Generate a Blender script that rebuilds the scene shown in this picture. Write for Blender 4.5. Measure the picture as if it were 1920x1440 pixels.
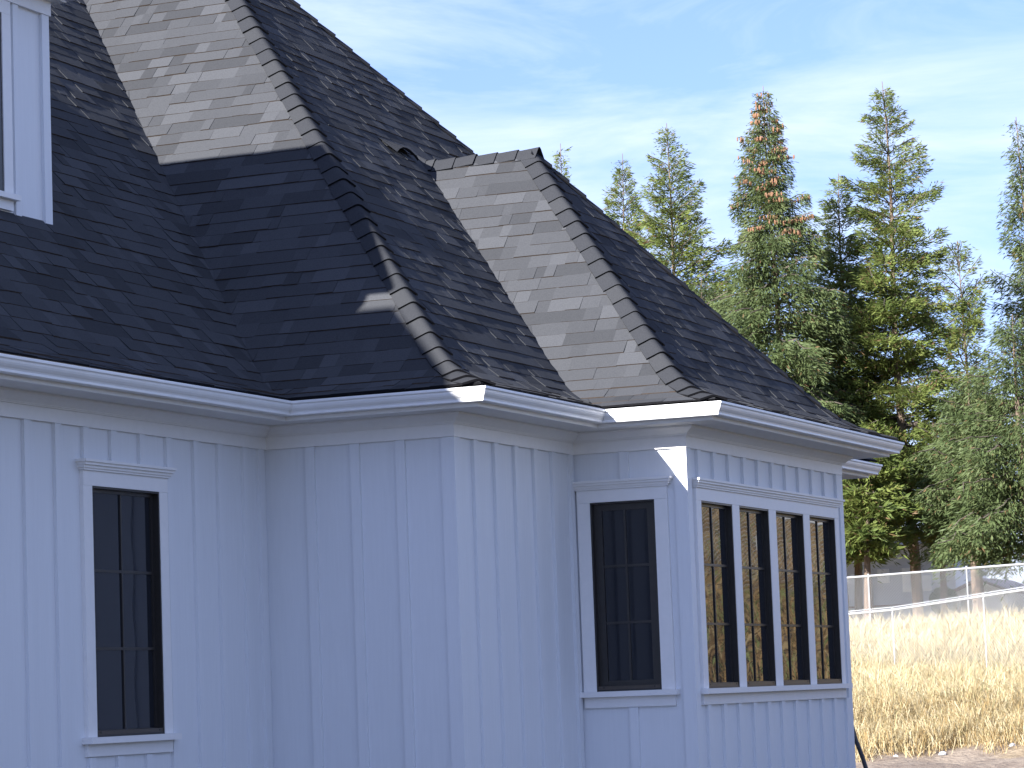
import bpy, math, random
import numpy as np
R = math.radians
random.seed(7); rng = np.random.default_rng(7)
for o_ in list(bpy.data.objects): bpy.data.objects.remove(o_)
S = bpy.context.scene; COL = S.collection
# ---------------------------------------------------------------- house axes
# u runs along the receding walls, v to the right, z up; z = 0 is eye level, 1.6 m above the yard
EYE = 1.6
def W(p): return (p[1], p[0], p[2] + EYE)
# ---------------------------------------------------------------- camera
F_, PITCH, ROLL, YAW = 5589.84, 0.103743, -0.036473, -0.402279
fw = np.array([math.cos(YAW)*math.cos(PITCH), math.sin(YAW)*math.cos(PITCH), math.sin(PITCH)])
r0 = np.array([-math.sin(YAW), math.cos(YAW), 0.])
up0 = np.cross(fw, r0); up0 = up0 if up0[2] > 0 else -up0
rt = math.cos(ROLL)*r0 + math.sin(ROLL)*up0
upv = -math.sin(ROLL)*r0 + math.cos(ROLL)*up0
from mathutils import Matrix, Vector
def sw(a): return Vector((a[1], a[0], a[2]))
cd = bpy.data.cameras.new('camera'); cam = bpy.data.objects.new('camera', cd); COL.objects.link(cam)
m_ = Matrix.Identity(4)
for i, c in enumerate((sw(rt), sw(upv), -sw(fw))):
    for j in range(3): m_[j][i] = c[j]
m_[0][3], m_[1][3], m_[2][3] = 0, 0, EYE
cam.matrix_world = m_
cd.sensor_width = 36; cd.lens = 36*F_/1920; cd.clip_start = .5; cd.clip_end = 6000
S.camera = cam
# ---------------------------------------------------------------- sun, sky, exposure
sund = np.array([1, .335, -.443]); sund = sund/np.linalg.norm(sund)      # travel direction (u,v,z)
sl = bpy.data.lights.new('sun', 'SUN'); sl.energy = 5.0; sl.angle = R(.53); sl.color = (1, .965, .92)
so = bpy.data.objects.new('sun', sl); COL.objects.link(so); so.location = (-20, -60, 40)
so.rotation_euler = sw(sund).to_track_quat('-Z', 'Y').to_euler()
world = bpy.data.worlds.new('World'); S.world = world; world.use_nodes = True
nt = world.node_tree; N = nt.nodes; Lk = nt.links; N.clear()
def nd(tree, t, **k):
    n = tree.nodes.new(t)
    for a, b in k.items(): setattr(n, a, b)
    return n
wo = nd(nt, 'ShaderNodeOutputWorld'); bg = nd(nt, 'ShaderNodeBackground'); bg.inputs[1].default_value = .052
sky = nd(nt, 'ShaderNodeTexSky', sky_type='NISHITA', sun_disc=False)
sky.sun_elevation = math.asin(.455/math.sqrt(1+.325**2+.455**2)); sky.sun_rotation = math.atan2(-.327, -1) % (2*math.pi)
sky.air_density = 1.3; sky.dust_density = .3; sky.ozone_density = 3.0; sky.altitude = 500
tc = nd(nt, 'ShaderNodeTexCoord')
mp = nd(nt, 'ShaderNodeMapping'); mp.inputs['Rotation'].default_value = (0, R(-4), R(22)); mp.inputs['Scale'].default_value = (4, 4, 20)
ns = nd(nt, 'ShaderNodeTexNoise'); ns.inputs['Scale'].default_value = 1.5; ns.inputs['Detail'].default_value = 7; ns.inputs['Roughness'].default_value = .6
ns.inputs['Distortion'].default_value = .6
Lk.new(tc.outputs['Generated'], mp.inputs[0]); Lk.new(mp.outputs[0], ns.inputs[0])
cr = nd(nt, 'ShaderNodeValToRGB'); cr.color_ramp.elements[0].position = .40; cr.color_ramp.elements[1].position = .74
Lk.new(ns.outputs[0], cr.inputs[0])
mul = nd(nt, 'ShaderNodeMath', operation='MULTIPLY_ADD'); mul.inputs[1].default_value = .72; mul.inputs[2].default_value = .10
Lk.new(cr.outputs[0], mul.inputs[0])
mx = nd(nt, 'ShaderNodeMix', data_type='RGBA'); mx.inputs['B'].default_value = (7.0, 7.9, 9.6, 1)
Lk.new(mul.outputs[0], mx.inputs['Factor']); tint = nd(nt, 'ShaderNodeMix', data_type='RGBA', blend_type='MULTIPLY'); tint.inputs['Factor'].default_value = 1; tint.inputs['B'].default_value = (.87, .95, 1.62, 1); Lk.new(sky.outputs[0], tint.inputs['A']); Lk.new(tint.outputs['Result'], mx.inputs['A'])
Lk.new(mx.outputs['Result'], bg.inputs[0]); Lk.new(bg.outputs[0], wo.inputs[0])
vs = S.view_settings; vs.view_transform = 'Standard'; vs.look = 'None'; vs.gamma = 1; vs.exposure = 1.55; vs.use_curve_mapping = False
S.render.engine = 'CYCLES'
# ---------------------------------------------------------------- materials
def mat(name, col, rough=.6, noise=None, bump=None, spec=.5, metal=0, col2=None, coord='Object', stretch=(1, 1, 1)):
    m = bpy.data.materials.new(name); m.use_nodes = True; t = m.node_tree
    b = t.nodes['Principled BSDF']; b.inputs['Roughness'].default_value = rough
    b.inputs['Specular IOR Level'].default_value = spec; b.inputs['Metallic'].default_value = metal
    b.inputs['Base Color'].default_value = (*col, 1)
    tcn = nd(t, 'ShaderNodeTexCoord'); mpn = nd(t, 'ShaderNodeMapping'); mpn.inputs['Scale'].default_value = stretch
    t.links.new(tcn.outputs[coord], mpn.inputs[0])
    if noise:
        n = nd(t, 'ShaderNodeTexNoise'); n.inputs['Scale'].default_value = noise; n.inputs['Detail'].default_value = 6
        n.inputs['Roughness'].default_value = .65
        t.links.new(mpn.outputs[0], n.inputs[0])
        r = nd(t, 'ShaderNodeValToRGB'); r.color_ramp.elements[0].position = .3; r.color_ramp.elements[1].position = .7
        r.color_ramp.elements[0].color = (*col, 1); r.color_ramp.elements[1].color = (*(col2 or [c*.8 for c in col]), 1)
        t.links.new(n.outputs[0], r.inputs[0]); t.links.new(r.outputs[0], b.inputs['Base Color'])
    if bump:
        n2 = nd(t, 'ShaderNodeTexNoise'); n2.inputs['Scale'].default_value = bump[0]; n2.inputs['Detail'].default_value = 4
        t.links.new(mpn.outputs[0], n2.inputs[0])
        bp = nd(t, 'ShaderNodeBump'); bp.inputs['Strength'].default_value = bump[1]; bp.inputs['Distance'].default_value = bump[2]
        t.links.new(n2.outputs[0], bp.inputs['Height']); t.links.new(bp.outputs[0], b.inputs['Normal'])
    return m
M = {}
M['siding'] = mat('white_siding', (.735, .755, .785), .55, noise=9, col2=(.70, .72, .75), bump=(30, .4, .0025), stretch=(4, 4, .22))
M['trim'] = mat('white_trim', (.81, .80, .795), .5, noise=6, col2=(.77, .765, .76), bump=(40, .35, .002), stretch=(2, 2, 2))
M['gutter'] = mat('white_gutter', (.82, .82, .82), .38, noise=2, col2=(.76, .76, .755))
M['soffit'] = mat('soffit', (.76, .745, .72), .6, noise=5, col2=(.72, .70, .67))
M['bronze'] = mat('dark_window_frame', (.018, .017, .017), .38, noise=20, col2=(.028, .024, .022))
M['bronze_sill'] = mat('bronze_sill', (.07, .055, .042), .4, noise=30, col2=(.05, .04, .033))
M['screw'] = mat('screw_metal', (.02, .02, .02), .3)
def glassmat():
    m = bpy.data.materials.new('window_glass'); m.use_nodes = True; t = m.node_tree; b = t.nodes['Principled BSDF']
    b.inputs['Base Color'].default_value = (.012, .014, .02, 1); b.inputs['Roughness'].default_value = .015
    b.inputs['IOR'].default_value = 1.5
    tcn = nd(t, 'ShaderNodeTexCoord'); n = nd(t, 'ShaderNodeTexNoise'); n.inputs['Scale'].default_value = 1.6; n.inputs['Detail'].default_value = 1
    t.links.new(tcn.outputs['Object'], n.inputs[0])
    bp = nd(t, 'ShaderNodeBump'); bp.inputs['Strength'].default_value = .25; bp.inputs['Distance'].default_value = .006
    t.links.new(n.outputs[0], bp.inputs['Height']); t.links.new(bp.outputs[0], b.inputs['Normal'])
    return m
M['glass'] = glassmat()
M['curtain'] = mat('interior_dark', (.05, .05, .06), .9, noise=2)
SH = []
for i, g in enumerate((.058, .067, .073, .079, .089)):
    SH.append(mat('asphalt_shingle', (g*.95, g*.985, g*1.07), 1., noise=90, col2=(g*.68, g*.71, g*.79), bump=(260, .8, .004), spec=0))
M['cap'] = mat('ridge_cap_shingle', (.048, .050, .056), 1., noise=90, col2=(.033, .035, .040), bump=(260, .8, .004), spec=0)
M['shedge'] = mat('shingle_cut_edge', (.075, .056, .044), .9, noise=40, col2=(.05, .04, .035), spec=.1)
M['capedge'] = mat('cap_cut_edge', (.010, .010, .012), .9, noise=40, spec=.1)
M['deck'] = mat('roof_underlay', (.05, .049, .05), .95, noise=8, col2=(.035, .034, .036), spec=.1)
M['wood'] = mat('bare_wood', (.25, .16, .08), .8, noise=12, col2=(.16, .1, .05))
M['galv'] = mat('galvanised_steel', (.46, .47, .48), .4, noise=15, col2=(.38, .39, .40), metal=.1)
M['pipe'] = mat('dark_plastic_pipe', (.03, .03, .035), .45, noise=10)
M['homewall'] = mat('grey_home_siding', (.56, .58, .62), .7, noise=3, col2=(.5, .52, .56), stretch=(1, 1, 6))
M['homewhite'] = mat('white_home_siding', (.82, .82, .81), .6, noise=4, col2=(.7, .7, .68))
M['hometrim'] = mat('brown_home_trim', (.30, .24, .22), .7, noise=6)
# ---------------------------------------------------------------- object helpers
WL = {}
def empty(name, p=(0, 0, 0), parent=None):
    o = bpy.data.objects.new(name, None); COL.objects.link(o)
    w = Vector(W(p)); WL[o.name] = w
    o.location = w - (WL[parent.name] if parent else Vector((0, 0, 0))); o.parent = parent
    o.empty_display_size = .2
    return o
def link(name, me, origin, parent=None):
    o = bpy.data.objects.new(name, me); COL.objects.link(o)
    w = Vector(W(origin)); WL[o.name] = w
    o.location = w - (WL[parent.name] if parent else Vector((0, 0, 0))); o.parent = parent
    return o
def mesh(name, V, Fc, mats, midx=None):
    """V in (u,v,z) relative to the object origin."""
    V = np.asarray(V, float); me = bpy.data.meshes.new(name)
    me.from_pydata([(a[1], a[0], a[2]) for a in V], [], [tuple(f)[::-1] for f in Fc])
    for m in (mats if isinstance(mats, (list, tuple)) else [mats]): me.materials.append(m)
    if midx is not None: me.polygons.foreach_set('material_index', list(midx))
    me.update(); return me
def fast_mesh(name, V, tris_per_quad, mats, midx=None, quads=True):
    """numpy mesh: V (n*4,3) quads or (n*3,3) triangles, world (u,v,z)."""
    k = 4 if quads else 3
    n = len(V)//k; me = bpy.data.meshes.new(name)
    P = np.stack([V[:, 1], V[:, 0], V[:, 2]+EYE], 1).astype(np.float32)
    me.vertices.add(len(P)); me.vertices.foreach_set('co', P.ravel())
    me.loops.add(n*k); me.loops.foreach_set('vertex_index', np.arange(n*k, dtype=np.int32))
    me.polygons.add(n); me.polygons.foreach_set('loop_start', np.arange(0, n*k, k, dtype=np.int32))
    me.polygons.foreach_set('loop_total', np.full(n, k, dtype=np.int32))
    for m in mats: me.materials.append(m)
    if midx is not None: me.polygons.foreach_set('material_index', midx.astype(np.int32))
    me.update(calc_edges=True); return me
def tag(o, label=None, cat=None, group=None, kind=None):
    for k, v in (('label', label), ('category', cat), ('group', group), ('kind', kind)):
        if v: o[k] = v
    return o
BOXF = [(0, 1, 3, 2), (4, 6, 7, 5), (0, 4, 5, 1), (2, 3, 7, 6), (0, 2, 6, 4), (1, 5, 7, 3)]
def boxv(a0, a1, b0, b1, c0, c1):
    return [(a, b, c) for a in (a0, a1) for b in (b0, b1) for c in (c0, c1)]
class MB:
    def __init__(s): s.V = []; s.F = []; s.M = []
    def add(s, V, Fc, mi=0):
        n = len(s.V); s.V += [tuple(v) for v in V]; s.F += [tuple(i+n for i in f) for f in Fc]; s.M += [mi]*len(Fc)
    def box(s, *a, mi=0): s.add(boxv(*a), BOXF, mi)
    def tube(s, pts, r, n=6, mi=0):
        pts = [np.array(p, float) for p in pts]; rr = r if hasattr(r, '__len__') else [r]*len(pts)
        V = []
        for i, p in enumerate(pts):
            d = pts[min(i+1, len(pts)-1)]-pts[max(i-1, 0)]; d /= np.linalg.norm(d)
            a = np.cross(d, [0, 0, 1] if abs(d[2]) < .9 else [1, 0, 0]); a /= np.linalg.norm(a); b = np.cross(d, a)
            for k in range(n):
                t = 2*math.pi*k/n; V.append(p+rr[i]*(a*math.cos(t)+b*math.sin(t)))
        Fc = [(i*n+k, i*n+(k+1) % n, (i+1)*n+(k+1) % n, (i+1)*n+k) for i in range(len(pts)-1) for k in range(n)]
        Fc += [tuple(range(n))[::-1], tuple((len(pts)-1)*n+k for k in range(n))]
        s.add(V, Fc, mi)
    def build(s, name, mats, parent=None, origin=(0, 0, 0)):
        o = np.array(origin, float)
        return link(name, mesh(name, np.array(s.V)-o, s.F, mats, s.M), origin, parent)
# ---------------------------------------------------------------- terrain
GP = [(-400, -1.6), (49, -1.6), (52, -1.50), (54.5, -1.2), (57, -.74), (66, .05), (80, .92), (88, 1.15), (95, 1.45), (105, 1.9), (160, 2.4), (1600, 4)]
def gz(u, v):
    u = np.asarray(u, float); v = np.asarray(v, float)
    g = np.interp(u, [a for a, b in GP], [b for a, b in GP])
    s = np.clip((u-30)/8, 0, 1); s = s*s*(3-2*s)
    f = 1-np.clip((u-70)/60, 0, 1)
    w = v+8.3
    b = .5*(np.sqrt(w*w+.5)+w)*.5
    b = 4.6*np.tanh(b/4.6)
    bump = .07*np.sin(u*1.7+v*.9)*np.sin(v*1.3-u*.4)+.04*np.sin(u*3.9+1)*np.sin(v*4.3)
    near = np.clip((np.abs(u-45)), 0, 60) < 60
    return g+b*s*f+bump*np.where((u > 45) & (u < 110), 1, .0)
def axis(a):
    out = []
    for lo, hi, st in a: out += list(np.arange(lo, hi, st))
    return np.array(out+[a[-1][1]])
uu = axis([(-1500, -200, 300), (-200, -20, 30), (-20, 20, 5), (20, 45, 1), (45, 68, .4), (68, 110, 1.5), (110, 200, 10), (200, 1600, 200)])
vv = axis([(-1500, -200, 300), (-200, -50, 15), (-50, -20, 2), (-20, 15, .5), (15, 60, 3), (60, 200, 20), (200, 1500, 260)])
UU, VV = np.meshgrid(uu, vv, indexing='ij'); ZZ = gz(UU, VV)
nv = len(vv)
def groundmat():
    m = bpy.data.materials.new('dirt_and_straw_ground'); m.use_nodes = True; t = m.node_tree; b = t.nodes['Principled BSDF']
    b.inputs['Roughness'].default_value = .95; b.inputs['Specular IOR Level'].default_value = .1
    tcn = nd(t, 'ShaderNodeTexCoord')
    n = nd(t, 'ShaderNodeTexNoise'); n.inputs['Scale'].default_value = 1.7; n.inputs['Detail'].default_value = 9; n.inputs['Roughness'].default_value = .7
    t.links.new(tcn.outputs['Object'], n.inputs[0])
    r = nd(t, 'ShaderNodeValToRGB'); e = r.color_ramp.elements
    e[0].position = .36; e[0].color = (.19, .15, .12, 1); e[1].position = .66; e[1].color = (.33, .27, .21, 1)
    t.links.new(n.outputs[0], r.inputs[0])
    r2 = nd(t, 'ShaderNodeValToRGB'); e = r2.color_ramp.elements
    e[0].position = .35; e[0].color = (.30, .21, .09, 1); e[1].position = .65; e[1].color = (.46, .35, .17, 1)
    t.links.new(n.outputs[0], r2.inputs[0])
    sp = nd(t, 'ShaderNodeSeparateXYZ'); t.links.new(tcn.outputs['Object'], sp.inputs[0])
    n3 = nd(t, 'ShaderNodeTexNoise'); n3.inputs['Scale'].default_value = .5; t.links.new(tcn.outputs['Object'], n3.inputs[0])
    ad = nd(t, 'ShaderNodeMath', operation='MULTIPLY_ADD'); ad.inputs[1].default_value = 4; t.links.new(n3.outputs[0], ad.inputs[0]); t.links.new(sp.outputs['Y'], ad.inputs[2])
    mr = nd(t, 'ShaderNodeMapRange'); mr.inputs[1].default_value = 55.4; mr.inputs[2].default_value = 56.6; t.links.new(ad.outputs[0], mr.inputs[0])
    mxn = nd(t, 'ShaderNodeMix', data_type='RGBA'); t.links.new(mr.outputs[0], mxn.inputs['Factor'])
    t.links.new(r.outputs[0], mxn.inputs['A']); t.links.new(r2.outputs[0], mxn.inputs['B']); t.links.new(mxn.outputs['Result'], b.inputs['Base Color'])
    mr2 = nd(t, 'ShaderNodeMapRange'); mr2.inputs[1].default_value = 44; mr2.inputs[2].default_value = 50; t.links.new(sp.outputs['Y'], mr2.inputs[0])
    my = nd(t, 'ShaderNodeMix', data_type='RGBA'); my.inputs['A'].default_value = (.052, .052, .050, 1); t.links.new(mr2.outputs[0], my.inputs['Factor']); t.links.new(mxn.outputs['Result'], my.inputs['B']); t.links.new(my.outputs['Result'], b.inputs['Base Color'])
    n2 = nd(t, 'ShaderNodeTexNoise'); n2.inputs['Scale'].default_value = 9; n2.inputs['Detail'].default_value = 8
    t.links.new(tcn.outputs['Object'], n2.inputs[0])
    bp = nd(t, 'ShaderNodeBump'); bp.inputs['Strength'].default_value = .9; bp.inputs['Distance'].default_value = .06
    t.links.new(n2.outputs[0], bp.inputs['Height']); t.links.new(bp.outputs[0], b.inputs['Normal'])
    return m
M['ground'] = groundmat()
gV = np.stack([UU.ravel(), VV.ravel(), ZZ.ravel()], 1)
gF = [(i*nv+j, i*nv+j+1, (i+1)*nv+j+1, (i+1)*nv+j) for i in range(len(uu)-1) for j in range(nv-1)]
gme = mesh('ground', gV, gF, M['ground']); gme.polygons.foreach_set('use_smooth', [True]*len(gme.polygons))
tag(link('ground', gme, (0, 0, 0)), kind='structure')

# ================================================================ THE HOUSE
uB, vA, vC, uD, vE, uE, uG = 22.036, -11.375, -9.611, 24.692, -8.520, 30.560, 33.49
O = .5356; HE = 2.5; UL = 15.6; ZB = -1.72
house = tag(empty('house', (26, -13, -1.6)), 'white board and batten house with steep dark grey shingle roof and black windows', 'house')
RUN = {
 'A': (lambda i: (UL, vA-i), lambda i: (uB+i, vA-i)),
 'B': (lambda i: (uB+i, vA-i), lambda i: (uB+i, vC-i)),
 'C': (lambda i: (uB+i, vC-i), lambda i: (uD+i, vC-i)),
 'D': (lambda i: (uD+i, vC-i), lambda i: (uD+i, vE-i)),
 'E': (lambda i: (uD+i, vE-i), lambda i: (uE-i, vE-i)),
 'F': (lambda i: (uE-i, vE-i), lambda i: (uE-i, vC-i)),
 'H': (lambda i: (uE-i, vC-i), lambda i: (uG-i, vC-i)),
 'G': (lambda i: (uG-i, vC-i), lambda i: (uG-i, -24)),
}
def sweep(name, prof, m, smooth=False, runs=RUN):
    for k, (s, e) in runs.items():
        n = len(prof)
        V = [(*s(i), HE+z) for i, z in prof]+[(*e(i), HE+z) for i, z in prof]
        Fc = [(j, (j+1) % n, n+(j+1) % n, n+j) for j in range(n)]+[tuple(range(n)), tuple(range(n, 2*n))[::-1]]
        o = np.mean(np.array(V), 0)
        link(name, mesh(name, np.array(V)-o, Fc, m), o, house)
sweep('gutter', [(0, 0), (-.003, -.004), (-.003, -.020), (.004, -.026), (.009, -.030), (.011, -.045), (.017, -.060), (.028, -.075), (.042, -.088), (.047, -.094),
                 (.042, -.097), (.042, -.113), (.046, -.117), (.128, -.117), (.128, -.004), (.124, -.004), (.124, -.111), (.050, -.111), (.012, -.03), (.004, -.006)], M['gutter'])
sweep('fascia_board', [(.130, .012), (.130, -.148), (.134, -.152), (.150, -.152), (.150, .012)], M['trim'])
sweep('soffit', [(.151, -.134), (O+.08, -.134), (O+.08, -.146), (.151, -.146)], M['soffit'])
sweep('crown_moulding', [(O-.095, -.147), (O-.095, -.164), (O-.082, -.176), (O-.066, -.184), (O-.046, -.200), (O-.030, -.214), (O-.024, -.218), (O-.024, -.224), (O-.014, -.228), (O-.014, -.236), (O+.03, -.236), (O+.03, -.147)], M['trim'])
sweep('frieze_board', [(O, -.237), (O, -.342), (O+.028, -.342), (O+.028, -.237)], M['trim'])
WP = O+.030                                                # panel face inset
sweep('wall_panel', [(WP, -.20), (WP, ZB-HE), (WP+.05, ZB-HE), (WP+.05, -.20)], M['siding'], runs={k: RUN[k] for k in 'BCFHG'})
OPA = [(19.700, 20.724)]; OPD = [(-10.008, -9.381)]; OPE = [(25.563, 26.425), (26.628, 27.504), (27.724, 28.600), (28.805, 29.670)]
# ---- local frames: a along the wall, d outward
wA, wC, wE, wB, wD = vA-WP, vC-WP, vE-WP, uB+WP, uD+WP
class Wall:
    def __init__(s, kind, w): s.k, s.w = kind, w
    def p(s, a, d, z): return (a, s.w+d, z) if s.k == 'u' else (s.w-d, a, z)
    def off(s, a, d, z): return (a, d, z) if s.k == 'u' else (-d, a, z)
    def part(s, name, boxes, m, parent, origin=None, mi=None):
        a0, a1, d0, d1, z0, z1 = boxes[0]
        og = origin or ((a0+a1)/2, (d0+d1)/2, (z0+z1)/2)
        mb = MB()
        for k, b in enumerate(boxes):
            V = [s.off(a-og[0], d-og[1], z-og[2]) for a, d, z in boxv(*b)]
            mb.add(V, BOXF, mi[k] if mi else 0)
        return link(name, mesh(name, mb.V, mb.F, m, mb.M), s.p(*og), parent)
WA, WC, WE = Wall('u', wA), Wall('u', wC), Wall('u', wE); WB, WD = Wall('v', wB), Wall('v', wD)
def panel(wl, a0, a1, ops, z0, z1):
    zt = HE-.20; b = [(a0, ops[0][0], -.05, 0, ZB, zt), (ops[-1][1], a1, -.05, 0, ZB, zt), (ops[0][0], ops[-1][1], -.05, 0, ZB, z0), (ops[0][0], ops[-1][1], -.05, 0, z1, zt)]
    b += [(ops[k][1], ops[k+1][0], -.05, 0, z0, z1) for k in range(len(ops)-1)]
    wl.part('wall_panel', b, M['siding'], house, ((a0+a1)/2, 0, 0))
panel(WA, UL, uB+WP+.05, OPA, -.207, 1.708); panel(WD, vC-WP-.05, vE-WP-.0, OPD, -.003, 1.708); panel(WE, uD+WP+.0501, uE-WP-.0501, OPE, -.008, 1.692)
batc = {}
def batten(wl, a, z0, z1, parent=house, w=.086, th=.029, name='batten'):
    key = (wl.k, round(z0, 3), round(z1, 3), w, th, name)
    og = (a, 0, z0)
    if key in batc:
        return link(name, batc[key], wl.p(*og), parent)
    o = wl.part(name, [(a-w/2, a+w/2, 0, th, z0, z1)], M['siding'], parent, og); batc[key] = o.data; return o
ZT = HE-.344
def battens(wl, cs, gaps=()):
    for c in cs:
        hit = [g for g in gaps if g[0] < c < g[1]]
        if hit:
            g = hit[0]; batten(wl, c, g[3], ZT); batten(wl, c, ZB, g[2])
        else: batten(wl, c, ZB, ZT)
battens(WA, [18.764+.044-.4275*k for k in range(1, 8)]+[18.764+.044, 19.191+.044, 19.595+.044, 20.004+.044, 20.444+.044, 20.865+.044, 21.309+.044, 21.713+.044, 22.149+.044, 22.48],
        [(19.53, 20.88, -.362, 1.905)])
battens(WB, [-11.50, -11.075, -10.650])
battens(WC, [22.975+.044, 23.415+.044, 23.856+.044, 24.288+.044, 24.708+.044, 25.13+.044])
battens(WD, [-9.662], [(-10.15, -9.22, -.154, 1.905)])
battens(WE, [25.535+.044+.427*k for k in range(11)], [(25.40, 29.95, -.158, 1.905)])
# corner boards (two faces each)
def corner(uc, vc, su):          # outer corner at (uc, vc); su=+1: walls extend to +u
    mb = MB(); t = .027
    mb.box(uc-t*su, uc+.095*su, vc, vc+t, ZB, ZT); mb.box(uc-t*su, uc, vc-.095, vc-.0005, ZB, ZT)
    mb.build('corner_board', M['siding'], house, (uc, vc, ZB))
corner(uB+WP, vC-WP, 1); corner(uD+WP, vE-WP, 1); corner(uE-WP, vE-WP, -1); corner(uG-WP, vC-WP, -1)

def window(wl, ops, z0, z1, ms, ov, sl, capx=.045, base_d=0, sash=.036, parent=house, trim=.034, head=.115, apron=.095, cas=.13, cap=True, cols=2):
    """ops: list of (a0,a1) openings sharing one surround."""
    A0, A1 = ops[0][0]-cas, ops[-1][1]+cas
    sur = empty('window_surround', wl.p((A0+A1)/2, 0, z0), parent)
    for b in [(A0, ops[0][0], 0, trim, z0, z1)]+[(ops[k][1], ops[k+1][0], 0, trim, z0, z1) for k in range(len(ops)-1)]+[(ops[-1][1], A1, 0, trim, z0, z1)]: wl.part('casing_board', [b], M['trim'], sur)
    wl.part('header_board', [(A0, A1, 0, trim+.002, z1+.001, z1+head)], M['trim'], sur)
    if cap:
        h = z1+head
        wl.part('header_cap', [(A0-.015, A1+.015, 0, trim+.018, h+.001, h+.018), (A0-.03, A1+.03, 0, trim+.030, h+.018, h+.040), (A0-.04, A1+.04, 0, trim+.048, h+.040, h+.062),
                               (A0-.055, A1+.055, 0, trim+.062, h+.062, h+.083)], M['trim'], sur)
    wl.part('window_sill', [(A0-.04, A1+.04, 0, trim+.055, z0-.050, z0-.001)], M['trim'], sur)
    wl.part('apron_board', [(A0, A1, 0, trim-.004, z0-.051-apron, z0-.051)], M['trim'], sur)
    cache = {}
    for a0, a1 in ops:
        d0, d1 = -.060, trim-.004; t = .016
        f = wl.part('window', [(a0+.001, a0+t, d0, d1, z0, z1-.001), (a1-t, a1-.001, d0, d1, z0, z1-.001), (a0+t, a1-t, d0, d1, z1-t, z1-.001), (a0+t, a1-t, d0, d1-.001, z0, z0+t)], M['bronze'], parent)
        sd0, sd1 = -.050, -.020
        wl.part('sash', [(a0+t, a0+t+sash, sd0, sd1, z0+t, z1-t), (a1-t-sash, a1-t, sd0, sd1, z0+t, z1-t), (a0+t+sash, a1-t-sash, sd0, sd1, z1-t-sash*.75, z1-t), (a0+t+sash, a1-t-sash, sd0, sd1, z0+t, z0+t+sash)], M['bronze'], f)
        wl.part('window_bead', [(a0+t, a1-t, sd1, d1-.004, z0+t, z0+t+.030), (a0+.06, a0+.075, d1-.004, d1-.001, z0+.026, z0+.040), (a1-.075, a1-.06, d1-.004, d1-.001, z0+.026, z0+.040)],
                [M['bronze_sill'], M['screw']], f, mi=[0, 1, 1])
        g0, g1, h0, h1 = a0+t+sash, a1-t-sash, z0+t+sash, z1-t-sash*.75; mid = (g0+g1)/2
        xs = [g0+(g1-g0)*k/cols for k in range(cols+1)]
        for q in xs[1:-1]: wl.part('muntin', [(q-.010, q+.010, sd0+.006, sd1-.001, h0, h1)], M['bronze'], f)
        for q in ms: wl.part('muntin', [(g0, g1, sd0+.005, sd1-.0015, q-.011, q+.011)], M['bronze'], f)
        zs_ = [h0]+sorted(ms)+[h1]
        for k in range(len(zs_)-1):
            for x0, x1 in zip(xs[:-1], xs[1:]):
                wl.part('pane', [(x0+.002, x1-.002, sd0+.002, sd0+.018, zs_[k]-.004, zs_[k+1]+.004)], M['glass'], f)
    return sur
window(WA, OPA, -.207, 1.708, [1.063, .465], 0, 0)
window(WD, OPD, -.003, 1.708, [1.125, .612], 0, 0, cas=.125, sash=.078)
window(WE, OPE, -.008, 1.692, [1.118, .578], 0, 0, cas=.135)
# ---------------------------------------------------------------- roof
M1, M2 = 1.11, 1.17
def hfun(t, m):
    s0 = .34; a, b = .2, .85
    if t <= a: return s0*t
    if t <= b: x = t-a; L = b-a; q = x/L; return s0*a+s0*x+(m-s0)*L*(q**3-q**4/2)
    return s0*a+s0*(b-a)+(m-s0)*(b-a)*.5+m*(t-b)
def slp(t, m): return (hfun(t+.002, m)-hfun(t-.002, m))/.004
TS = np.linspace(0, 7, 1401)
H1 = np.array([hfun(t, M1) for t in TS]); H2 = np.array([hfun(t, M2) for t in TS])
def c2d(tc): return float(np.interp(np.interp(tc, TS, H1), H2, TS))
def d2c(td): return float(np.interp(np.interp(td, TS, H2), H1, TS))
TR = 2.934; TC = d2c(TR); TM = (uG-uB)/2
FACE = {
 'A': dict(m=M1, pt=lambda e, t: (e, vA-t), lo=lambda t: UL, hi=lambda t: uB+t, tm=TM+.0, out=(0, 1)),
 'B': dict(m=M1, pt=lambda e, t: (uB+t, e), lo=lambda t: vA-t, hi=lambda t: vC-t, tm=TM, out=(-1, 0)),
 'C': dict(m=M1, pt=lambda e, t: (e, vC-t), lo=lambda t: uB+t, hi=lambda t: (uD+c2d(t)) if t < TC else uG-t, tm=TM, out=(0, 1)),
 'H': dict(m=M1, pt=lambda e, t: (e, vC-t), lo=lambda t: uE-c2d(t), hi=lambda t: uG-t, tm=TC, out=(0, 1)),
 'D': dict(m=M2, pt=lambda e, t: (uD+t, e), lo=lambda t: vC-d2c(t), hi=lambda t: vE-t, tm=TR, out=(-1, 0)),
 'E': dict(m=M2, pt=lambda e, t: (e, vE-t), lo=lambda t: uD+t, hi=lambda t: uE-t, tm=TR, out=(0, 1)),
 'F': dict(m=M2, pt=lambda e, t: (uE-t, e), lo=lambda t: vC-d2c(t), hi=lambda t: vE-t, tm=TR, out=(1, 0)),
 'G': dict(m=M1, pt=lambda e, t: (uG-t, e), lo=lambda t: -24., hi=lambda t: vC-t, tm=TM, out=(1, 0)),
}
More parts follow.
